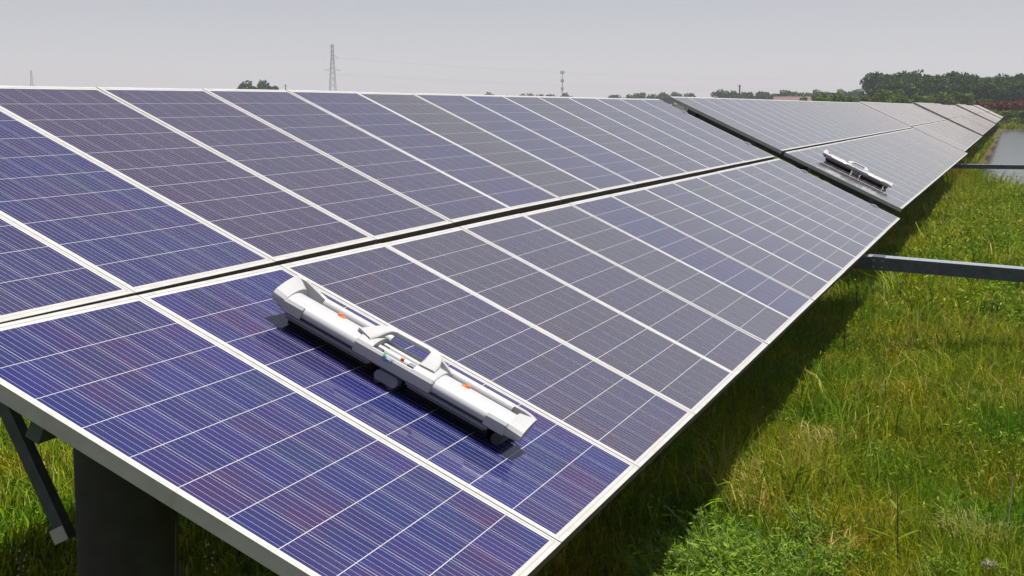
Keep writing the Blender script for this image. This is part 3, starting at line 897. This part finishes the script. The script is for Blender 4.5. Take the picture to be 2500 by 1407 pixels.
def add_tree(name, meshes, loc, label, cat, scale=1.0, group=None, rz=0.0):
    t = empty(name, loc)
    t.rotation_euler = (0, 0, rz)
    t.scale = (scale, scale, scale)
    tag(t, label, cat, group)
    link('crown', meshes[0], t); link('trunk', meshes[1], t)
    return t

TR = random.Random(3)
ORD = ['leftmost', 'second', 'third', 'fourth', 'fifth', 'sixth', 'seventh', 'eighth', 'ninth', 'tenth', 'eleventh', 'twelfth', 'thirteenth', 'fourteenth', 'fifteenth',
       'sixteenth', 'seventeenth', 'eighteenth', 'nineteenth', 'twentieth', 'twenty-first', 'twenty-second', 'twenty-third', 'twenty-fourth']
def nth(i): return ORD[i] if i == 0 else ORD[i] + ' from the left'
T_big = [tree_meshes(100 + k, 13, 3.6, M['tree_dark'], 22, 120, 0.42) for k in range(5)]
T_far = [tree_meshes(200 + k, 9, 3.4, M['tree_dark'], 12, 70, 0.5, 0.1) for k in range(4)]
T_bush = [tree_meshes(300 + k, 3.0, 1.7, M['tree_light'], 12, 110, 0.13, 0.05) for k in range(4)]
T_red = [tree_meshes(400 + k, 1.6, 1.6, M['red_leaf'], 10, 70, 0.13, 0.05) for k in range(2)]

def tree_at(name, meshes, px, top, dist, base_h, label, cat, group=None, width=1.0):
    """tree whose top shows at pixel (px, top) when standing on level ground at the given distance along the row"""
    p = at_x(px, top, dist)
    s = max(0.2, p.z / base_h)
    t = add_tree(name, meshes, (p.x, p.y, -0.05), label, cat, s, group, TR.uniform(0, 6.28))
    t.scale = (s * width, s * width, s)
    return t

# the wood at the right, beyond the pond
k = 0
for px in range(2172, 2640, 15):
    for row in range(2):
        top = 181 + 5 * math.sin(px * 0.05) + TR.uniform(-5, 10) + row * 9 + max(0, px - 2330) * 0.05
        tree_at('wood_tree', T_big[k % 5], px + TR.uniform(-6, 6), top, 330 + row * -18 + TR.uniform(-8, 8), 13, 'dark green tree in the dense wood beyond the pond', 'tree', 'trees of the wood beyond the pond', 1.05)
        k += 1
for px in range(2180, 2620, 22):
    tree_at('wood_tree', T_big[k % 5], px + TR.uniform(-6, 6), 205 + TR.uniform(-5, 8), 300, 13, 'dark green tree in the dense wood beyond the pond', 'tree', 'trees of the wood beyond the pond', 1.3)
    k += 1
tree_at('lone_tree', T_big[1], 2138, 178, 340, 13, 'slender loose tree at the left end of the wood', 'tree', None, 0.85)
tree_at('lone_tree', T_big[3], 2118, 196, 360, 13, 'short tree just left of the slender tree by the wood', 'tree', None, 0.9)
# low far tree line
for i, px in enumerate(range(1755, 2115, 7)):
    tree_at('hedgerow_tree', T_far[i % 4], px + TR.uniform(-4, 4), 223 + TR.uniform(-3, 6), 560 + TR.uniform(-20, 20), 9, 'hazy green tree in the low line left of the wood', 'tree', 'low tree line left of the wood', 1.0)
for i, px in enumerate(range(1493, 1685, 7)):
    tree_at('hedgerow_tree', T_far[i % 4], px + TR.uniform(-4, 4), 231 + TR.uniform(-5, 5), 620 + TR.uniform(-20, 20), 9, 'small green tree in the line above the array gap', 'tree', 'tree line above the gap between arrays', 1.0)
for i, px in enumerate(range(1190, 1410, 9)):
    tree_at('hedgerow_tree', T_far[i % 4], px + TR.uniform(-4, 4), 230 + TR.uniform(-3, 5), 700 + TR.uniform(-20, 20), 9, 'tiny tree in the line below the antenna mast', 'tree', 'tree line below the antenna mast', 1.0)
for i, (px, top) in enumerate([(598, 211), (614, 207), (630, 203), (648, 204), (660, 208)]):
    tree_at('hilltop_tree', T_far[i % 4], px, top, 430 + i * 4, 8.2, nth(i) + ' of the round trees clumped left of the tall pylon', 'tree', 'tree clump left of the tall pylon', 0.95)
# brighter shrubs in front of the wood
for i, (px, top) in enumerate([(1985, 232), (2003, 226), (2020, 228), (2036, 224), (2052, 229), (2098, 234), (2128, 230), (2145, 224), (2160, 216), (2178, 219), (2196, 226), (2214, 232), (2232, 230), (2262, 236), (2290, 228), (2312, 222), (2332, 224), (2352, 228), (2380, 236), (2402, 240)]):
    tree_at('shrub', T_bush[i % 4], px, top, 235 + TR.uniform(-15, 15), 3.0, nth(i) + ' of the yellow green shrubs before the dark wood', 'shrub', 'bright shrubs before the wood', 1.0)
for i, px in enumerate(range(2410, 2516, 16)):
    tree_at('russet_shrub', T_red[i % 2], px, 250 + TR.uniform(-3, 5), 225 + TR.uniform(-6, 6), 1.6, nth(i) + ' of the low russet shrubs on the far bank', 'shrub', 'russet shrubs on the far bank', 1.3)
for i, px in enumerate(range(2420, 2520, 14)):
    tree_at('bank_bush', T_bush[i % 4], px, 268 + TR.uniform(-3, 5), 196 + TR.uniform(-3, 6), 3.0, nth(i) + ' of the low green bushes at the far water edge', 'bush', 'bushes along the far water edge', 1.6)

# ------------------------------------------------------------------ pylons, mast, poles, houses
def pylon(px, top, height, label):
    d = None
    # distance so that a pylon of this height on level ground reaches the pixel
    r = ray(px, top); dist = (height - CAM.z) / r.z
    p = CAM + r * dist
    t = empty('lattice_pylon', (p.x, p.y, 0))
    t.rotation_euler = (0, 0, math.atan2(p.y - CAM.y, p.x - CAM.x) + 0.25)
    tag(t, label, 'pylon', 'power pylons on the skyline')
    th = 0.10
    def half(z): return 1.7 * (1 - z / height) ** 1.1 + 0.40 if z < height * 0.78 else 0.55 + 0.2 * (height - z) / height
    leg = MB()
    lv = [height * q for q in (0, .12, .24, .35, .45, .54, .62, .69, .75, .81, .87, .93, 1.0)]
    for s1 in (-1, 1):
        for s2 in (-1, 1):
            m = MB()
            for a, b in zip(lv[:-1], lv[1:]):
                m.bar((s1 * half(a), s2 * half(a), a), (s1 * half(b), s2 * half(b), b), th * 1.5, th * 1.5)
            link('leg', m.mesh('leg', M['pylon']), t)
    m = MB()
    for a, b in zip(lv[:-1], lv[1:]):
        for s in (-1, 1):
            m.bar((s * half(a), -half(a), a), (s * half(b), half(b), b), th, th)
            m.bar((s * half(a), half(a), a), (s * half(b), -half(b), b), th, th)
            m.bar((-half(a), s * half(a), a), (half(b), s * half(b), b), th, th)
            m.bar((half(a), s * half(a), a), (-half(b), s * half(b), b), th, th)
    link('lattice', m.mesh('lattice', M['pylon']), t)
    for z, l, sides in ((height * 0.62, 4.2, (-1, 1)), (height * 0.80, 3.2, (-1,))):
        for s in sides:
            m = MB()
            m.bar((0, s * 0.4, z), (0, s * l, z), th * 1.3, th * 1.3)
            m.bar((0, s * 0.4, z + 1.5), (0, s * l, z), th, th)
            m.bar((0, s * l, z), (0, s * l, z - 1.6), 0.22, 0.22)
            link('cross_arm', m.mesh('cross_arm', M['pylon']), t)
    m = MB().bar((0, 0, height - 0.2), (0, 0, height + 2.0), 0.5, 0.5)
    link('peak', m.mesh('peak', M['pylon']), t)
    return t
P1 = pylon(811, 108, 34, 'tall lattice power pylon rising above the panels left of centre')
P2 = pylon(76, 172, 34, 'small distant lattice pylon at the far left skyline')

def wire(p, q, sag, label):
    p = Vector(p); q = Vector(q); pts = []
    for k in range(25):
        f = k / 24; c = p.lerp(q, f); c.z -= sag * 4 * f * (1 - f); pts.append(c)
    o = link('power_line', MB().tube(pts, 0.035, 4).mesh('power_line', M['pylon']))
    tag(o, label, 'power line', 'overhead wires on the skyline')
for k, (z, e, nm) in enumerate(((27.2, -3.0, 'highest'), (19.5, -4.0, 'middle'), (19.2, 4.0, 'lowest'))):
    a = P1.location + Vector((0, e, z)); b_ = at_x(2650, 186 + 9 * k, 900)
    wire(a, b_, 6, nm + ' thin power line running right from the tall pylon')

def mast(px, top, height):
    r = ray(px, top); p = CAM + r * ((height - CAM.z) / r.z)
    t = empty('antenna_mast', (p.x, p.y, 0)); tag(t, 'slim antenna mast with head platform on the skyline right of centre', 'mast')
    link('pole', MB().tube([(0, 0, 0), (0, 0, height)], [0.55, 0.3], 10).mesh('pole', M['pylon']), t)
    for z, rr in ((height - 1.0, 1.5), (height - 8.0, 1.1), (height - 14.5, 0.9)):
        m = MB().tube([(0, 0, z - 0.15), (0, 0, z + 0.15)], rr, 12)
        link('platform', m.mesh('platform', M['pylon']), t)
        for a in range(6):
            c, s = math.cos(a * 1.047), math.sin(a * 1.047)
            m = MB().box(c * rr - 0.22, c * rr + 0.22, s * rr - 0.22, s * rr + 0.22, z - 0.6, z + 1.9)
            link('antenna', m.mesh('antenna', M['pylon']), t)
mast(1373, 176, 32)
def pole(px, top, x, label, rad=0.14):
    p = at_x(px, top, x)
    t = empty('utility_pole', (p.x, p.y, 0)); tag(t, label, 'pole')
    link('post', MB().tube([(0, 0, -0.5), (0, 0, p.z)], [rad * 1.3, rad], 8).mesh('post', M['concrete']), t)
    m = MB().bar((0, -0.9, p.z - 0.5), (0, 0.9, p.z - 0.5), 0.1, 0.1)
    link('cross_arm', m.mesh('cross_arm', M['pylon']), t)
pole(1806, 207, 480, 'bare utility pole above the low tree line', 0.22)
pole(697, 206, 420, 'thin pole just left of the tall pylon', 0.12)

def house(px, py, x, w, d, h, label, rz=0.2):
    p = at_x(px, py, x)
    t = empty('farm_house', (p.x, p.y, 0)); t.rotation_euler = (0, 0, rz); tag(t, label, 'house', 'far farm houses')
    H = p.z; e = H * 0.6
    m = MB().box(-d / 2, d / 2, -w / 2, w / 2, -0.2, e)
    link('wall', m.mesh('wall', M['wall']), t)
    v = [(-d / 2 - .4, -w / 2 - .4, e), (d / 2 + .4, -w / 2 - .4, e), (d / 2 + .4, w / 2 + .4, e), (-d / 2 - .4, w / 2 + .4, e), (0, -w / 2 - .4, H), (0, w / 2 + .4, H)]
    m = MB().add(v, [(0, 1, 4), (2, 3, 5), (1, 2, 5, 4), (3, 0, 4, 5), (3, 2, 1, 0)])
    link('roof', m.mesh('roof', M['roof'], fix=True), t)
    for yy in (-w / 4, w / 4):
        m = MB().box(-d / 2 - 0.03, -d / 2 + 0.05, yy - 0.5, yy + 0.5, e * 0.4, e * 0.8)
        link('window', m.mesh('window', M['window']), t)
house(1935, 236, 500, 12, 8, 5, 'red roofed farm house half hidden left of the bright shrubs')
house(1700, 239, 560, 16, 8, 4, 'low reddish roof just above the second array')

# ------------------------------------------------------------------ single weeds close to the camera
def stalk(name, label, cat, base, pts, rad, stem_mat, leaves=(), heads=(), group=None, leaf_mat=None):
    """pts are offsets from the base; leaves: (t_index, length, width, azimuth, droop)"""
    t = empty(name, base); tag(t, label, cat, group)
    pv = [Vector(p) for p in pts]
    m = MB().tube(pv, [rad * (1 - 0.6 * i / (len(pv) - 1)) for i in range(len(pv))], 6)
    link('stem', m.mesh('stem', stem_mat), t)
    for (i, ln, wd, az, droop) in leaves:
        p = pv[i]; d = Vector((math.cos(az), math.sin(az), 0)); s = Vector((-d.y, d.x, 0))
        m = MB(); v = []
        for q in range(6):
            f = q / 5
            c = p + d * (ln * f) + Vector((0, 0, ln * (0.5 * f - droop * f * f)))
            ww = wd * math.sin(math.pi * min(0.98, 0.12 + 0.86 * f)) * 0.5
            v += [c - s * ww, c + Vector((0, 0, -ww * 0.3)), c + s * ww]
        m.add(v, [(3 * q, 3 * q + 1, 3 * q + 4, 3 * q + 3) for q in range(5)] + [(3 * q + 1, 3 * q + 2, 3 * q + 5, 3 * q + 4) for q in range(5)], smooth=True)
        me = m.mesh('leaf', leaf_mat or M['weed']); a = me.attributes.new('tint', 'FLOAT', 'FACE'); a.data.foreach_set('value', [0.6] * len(me.polygons))
        link('leaf', me, t)
    rr = random.Random(hash(name) % 97)
    for (i, rad_, n, mat) in heads:
        p = pv[i]; m = MB()
        for _ in range(n):
            d = Vector((rr.gauss(0, 1), rr.gauss(0, 1), rr.gauss(0.4, 1))).normalized()
            m.bar(p, p + d * rad_ * rr.uniform(0.6, 1.1), rad_ * 0.07, rad_ * 0.07)
        link('seed_head', m.mesh('seed_head', mat), t)
    return t

def gpt(px, py, z=0.03):
    p = at_z(px, py, z); return p
# screen-plane offsets at a point: right and up vectors
def off(rt, up, fwd=0.0):
    return RIGHT * rt + Vector((0, 0, 1)) * up + Vector((-BACK.x, -BACK.y, 0)) * fwd

b = gpt(1812, 1310)
stalk('tall_grass_stalk', 'tall pale grass stalk leaning left out of the shade edge', 'plant', b,
      [off(0, 0), off(-0.05, 0.10), off(-0.10, 0.20), off(-0.15, 0.30), off(-0.20, 0.385)], 0.006, M['stem_green'],
      [(2, 0.20, 0.016, 2.2, 0.9), (3, 0.12, 0.014, 2.0, 0.5), (4, 0.09, 0.012, 1.7, 0.2), (4, 0.06, 0.01, 2.6, 0.0), (3, 0.10, 0.012, -1.2, 0.3), (2, 0.16, 0.014, 1.4, 0.8)])
b = gpt(2455, 1330)
stalk('dry_stem', 'single dry pale stem standing near the right edge', 'plant', b, [off(0, 0), off(0.01, 0.15), off(0.02, 0.30), off(0.026, 0.40)], 0.005, M['seed'], heads=[(3, 0.03, 14, M['straw'])])
b = gpt(2190, 1407)
stalk('dark_weed', 'dark upright weed stem with one pale drooping leaf', 'plant', b, [off(0, 0), off(-0.003, 0.2), off(-0.008, 0.36), off(-0.015, 0.50)], 0.0045, M['stem_dark'],
      [(1, 0.22, 0.03, 2.2, 0.1), (1, 0.14, 0.02, -1.0, 0.2), (2, 0.10, 0.018, 0.5, 0.2)])
b = gpt(2520, 1450)
stalk('seed_weed', 'pale fluffy seed head leaning in at the lower right corner', 'plant', b, [off(0, 0), off(-0.06, 0.07), off(-0.13, 0.13), off(-0.2, 0.155), off(-0.235, 0.15)], 0.005, M['stem_green'],
      [(2, 0.08, 0.012, 2.4, 0.3), (3, 0.06, 0.01, 1.2, 0.2), (3, 0.07, 0.01, -2.0, 0.3)], heads=[(4, 0.035, 60, M['seed']), (3, 0.025, 30, M['seed'])])
for i, (px, py, hgt) in enumerate(sorted([(2196, 790, 0.36), (2090, 780, 0.30), (2250, 830, 0.22), (2368, 850, 0.25), (2412, 950, 0.2), (2420, 820, 0.28), (1868, 1010, 0.22), (2060, 870, 0.2), (2130, 770, 0.3)])):
    b = gpt(px, py)
    stalk('dock_stem', nth(i) + ' of the dark brown dock stems in the meadow', 'plant', b, [off(0, 0), off(0.004, hgt * 0.5), off(0.0, hgt), off(0.003, hgt * 1.25)], 0.008, M['stem_dark'],
          heads=[(2, 0.035, 24, M['stem_dark']), (3, 0.03, 24, M['stem_dark']), (1, 0.03, 10, M['stem_dark'])], group='dock stems in the meadow')
def seed_weed(px, py_top, x, label, seed):
    top = at_x(px, py_top, x); rr = random.Random(seed)
    t = empty('seed_weed', (top.x, top.y, 0)); tag(t, label, 'plant')
    H = top.z
    st = [Vector((rr.gauss(0, .006), rr.gauss(0, .006), H * q)) for q in (0, .25, .5, .7, .8, .9, .96, 1.0)]
    link('stem', MB().tube(st, [.004, .004, .0035, .003, .0025, .002, .0015, .001], 6).mesh('stem', M['stem_dark']), t)
    for k in range(26):
        f = 0.72 + 0.28 * k / 26
        p = Vector((0, 0, H * f)); a = k * 2.4
        d = Vector((math.cos(a), math.sin(a), 0.75)).normalized() * (0.035 - 0.02 * (k / 26)) * rr.uniform(.7, 1.3)
        m = MB().tube([p, p + d], [0.0008, 0.0006], 4, mat=0)
        e = p + d
        m.add([e + Vector((0, 0, .008)), e + Vector((.003, .003, 0)), e + Vector((-.003, .003, 0)), e + Vector((-.003, -.003, 0)), e + Vector((.003, -.003, 0))], [(0, 1, 2), (0, 2, 3), (0, 3, 4), (0, 4, 1)], mat=1)
        link('seed_pod', m.mesh('seed_pod', [M['stem_dark'], M['seed']]), t)
seed_weed(512, 1326, -0.5, 'dry seed weed in the dark below the front panel edge', 1)
seed_weed(52, 1342, -0.3, 'dry seed weed at the lower left corner of view', 2)

# leafy weeds at the lower right
def weed_mesh(seed, h, n):
    rg = np.random.default_rng(seed)
    m = MB(); P_ = []; T_ = []; S_ = []
    for k in range(n):
        a = rg.uniform(0, 6.28); le = rg.uniform(0.1, 0.75)
        tip = Vector((math.cos(a) * le * h, math.sin(a) * le * h, h * rg.uniform(0.55, 1.0)))
        mid = tip * 0.55 + Vector((0, 0, h * 0.12))
        m.tube([(0, 0, 0), mid, tip], [0.0035, 0.0028, 0.0012], 5)
        for q in range(16):
            f = rg.uniform(0.3, 1.02)
            c = (mid * (f / 0.55)) if f < 0.55 else mid.lerp(tip, (f - 0.55) / 0.45)
            P_.append((c.x + rg.normal(0, 0.018), c.y + rg.normal(0, 0.018), c.z + rg.normal(0, 0.012))); T_.append(float(np.clip(rg.normal(0.55, 0.22), 0, 1))); S_.append(rg.uniform(0.012, 0.030))
    lv = leaf_cloud(np.array(P_), np.array(S_), T_, 'foliage', M['weed'], seed, 0.22, 0.4)
    return lv, m.mesh('stem', M['stem_green'])
W = [weed_mesh(700 + k, 0.32, 30) for k in range(4)]
k = 0
for px, py in sorted([(1612, 1400), (1655, 1385), (1690, 1345), (1700, 1400), (1740, 1330), (1745, 1380), (1770, 1420), (1790, 1350), (1815, 1395), (1840, 1340), (1860, 1385), (1880, 1420), (1905, 1350), (1930, 1395), (1975, 1370), (2010, 1410), (2060, 1380), (2300, 1400), (1990, 1310), (1630, 1440), (1720, 1450), (1840, 1450), (1950, 1450)]):
    b = gpt(px, py, 0.12)
    t = empty('leafy_weed', (b.x, b.y, ground_z(b.x, b.y))); t.rotation_euler = (0, 0, k * 1.3); s = TR.uniform(0.8, 1.25); t.scale = (s, s, s)
    tag(t, nth(k) + ' of the bushy leafy weeds along the bottom, right of the panels', 'weed', 'leafy weeds at the lower right')
    link('foliage', W[k % 4][0], t); link('stem', W[k % 4][1], t)
    k += 1

# broad-leaved herbs mixed into the grass
def herb_patch(x0, x1, y0, y1, n, size, hmax, seed):
    rg = np.random.default_rng(seed)
    cx = rg.uniform(x0, x1, n // 14); cy = rg.uniform(y0, y1, n // 14)
    kk = rg.integers(0, len(cx), n)
    sp = 0.055 + 0.02 * size / 0.012
    x = cx[kk] + rg.normal(0, sp, n); y = cy[kk] + rg.normal(0, sp, n)
    z = gz_arr(x, y); k = z > WATER_Z
    x, y, z, kk = x[k], y[k], z[k], kk[k]
    top = rg.uniform(0.3, 1.0, len(cx))[kk] * hmax
    pts = np.stack([x, y, z + top * rg.uniform(0.35, 1.0, len(x))], 1)
    tn = np.clip(rg.random(len(cx))[kk] * 0.8 + rg.normal(0, 0.15, len(x)), 0, 1)
    return pts, rg.uniform(0.5, 1.4, len(x)) * size, tn
HB = [herb_patch(2.0, 7.5, -3.8, 0.8, 30000, 0.013, 0.22, 41), herb_patch(7.5, 14, -3.8, 0.6, 26000, 0.018, 0.28, 42),
      herb_patch(14, 40, -4.0, 0.4, 24000, 0.030, 0.38, 43), herb_patch(1, 8, 1.5, 7.5, 30000, 0.014, 0.2, 44)]
HB += [herb_patch(12, 42, -3.1, -1.5, 15000, 0.036, 0.75, 46), herb_patch(4, 13, -3.4, -0.2, 11000, 0.020, 0.42, 47)]
hp_, hs_, ht_ = [np.concatenate([q[i] for q in HB]) for i in range(3)]
tag(link('herbs', leaf_cloud(hp_, hs_, ht_, 'herbs', M['herb'], 45, 0.24, 0.25)), 'small broad-leaved herbs mixed into the meadow grass', 'herbs', kind='stuff')

# reeds by the pond
def reed_mesh(seed, n, h):
    rg = np.random.default_rng(seed)
    pos = np.stack([rg.normal(0, 0.16, n), rg.normal(0, 0.16, n), np.zeros(n)], 1)
    return blades(pos, rg.uniform(0.55, 1.05, n) * h, rg.uniform(0.8, 1.2, n) * 0.018, rg.uniform(0.15, 0.75, n), np.clip(rg.normal(0.6, 0.2, n), 0, 0.95), 'foliage', M['grass'])
RE = [reed_mesh(k, 60, 0.9) for k in range(3)]
for grp, lst in (('reed tufts by the pond', [(2310, 500, 1.1), (2330, 470, 1.3), (2345, 450, 1.2), (2352, 478, 1.5), (2365, 490, 1.2), (2375, 470, 1.5), (2395, 480, 1.2), (2405, 468, 1.1), (2420, 485, 1.1), (2445, 482, 1.0), (2470, 488, 0.9), (2490, 492, 0.9)]),
                 ('grass tufts behind the beam', [(2215, 660, 0.5), (2230, 640, 0.55), (2250, 620, 0.6), (2275, 600, 0.6), (2300, 585, 0.6), (2330, 600, 0.5)])):
    for i, (px, py, sz) in enumerate(lst):
        b = gpt(px, py, 0.0)
        o = link('reed_tuft' if 'reed' in grp else 'grass_tuft', RE[i % 3], None, (b.x, b.y, ground_z(b.x, b.y) - 0.02), (0, 0, i * 2.1), (sz, sz, sz))
        tag(o, nth(i) + (' of the tall reed tufts at the near pond edge' if 'reed' in grp else ' of the knee-high grass tufts behind the long beam'), 'reeds' if 'reed' in grp else 'grass tuft', grp)

# ------------------------------------------------------------------ thin summer haze over the plain
hz = MB().box(-60, 1800, -700, 1000, -1.6, 60)
hm = bpy.data.materials.new('thin_haze'); hm.use_nodes = True
hn = hm.node_tree; hn.nodes.clear()
ho = hn.nodes.new('ShaderNodeOutputMaterial'); hv = hn.nodes.new('ShaderNodeVolumePrincipled')
hv.inputs['Color'].default_value = (0.90, 0.93, 1.0, 1); hv.inputs['Density'].default_value = 0.00028
hn.links.new(hv.outputs[0], ho.inputs['Volume'])
tag(link('haze', hz.mesh('haze', hm)), kind='stuff')
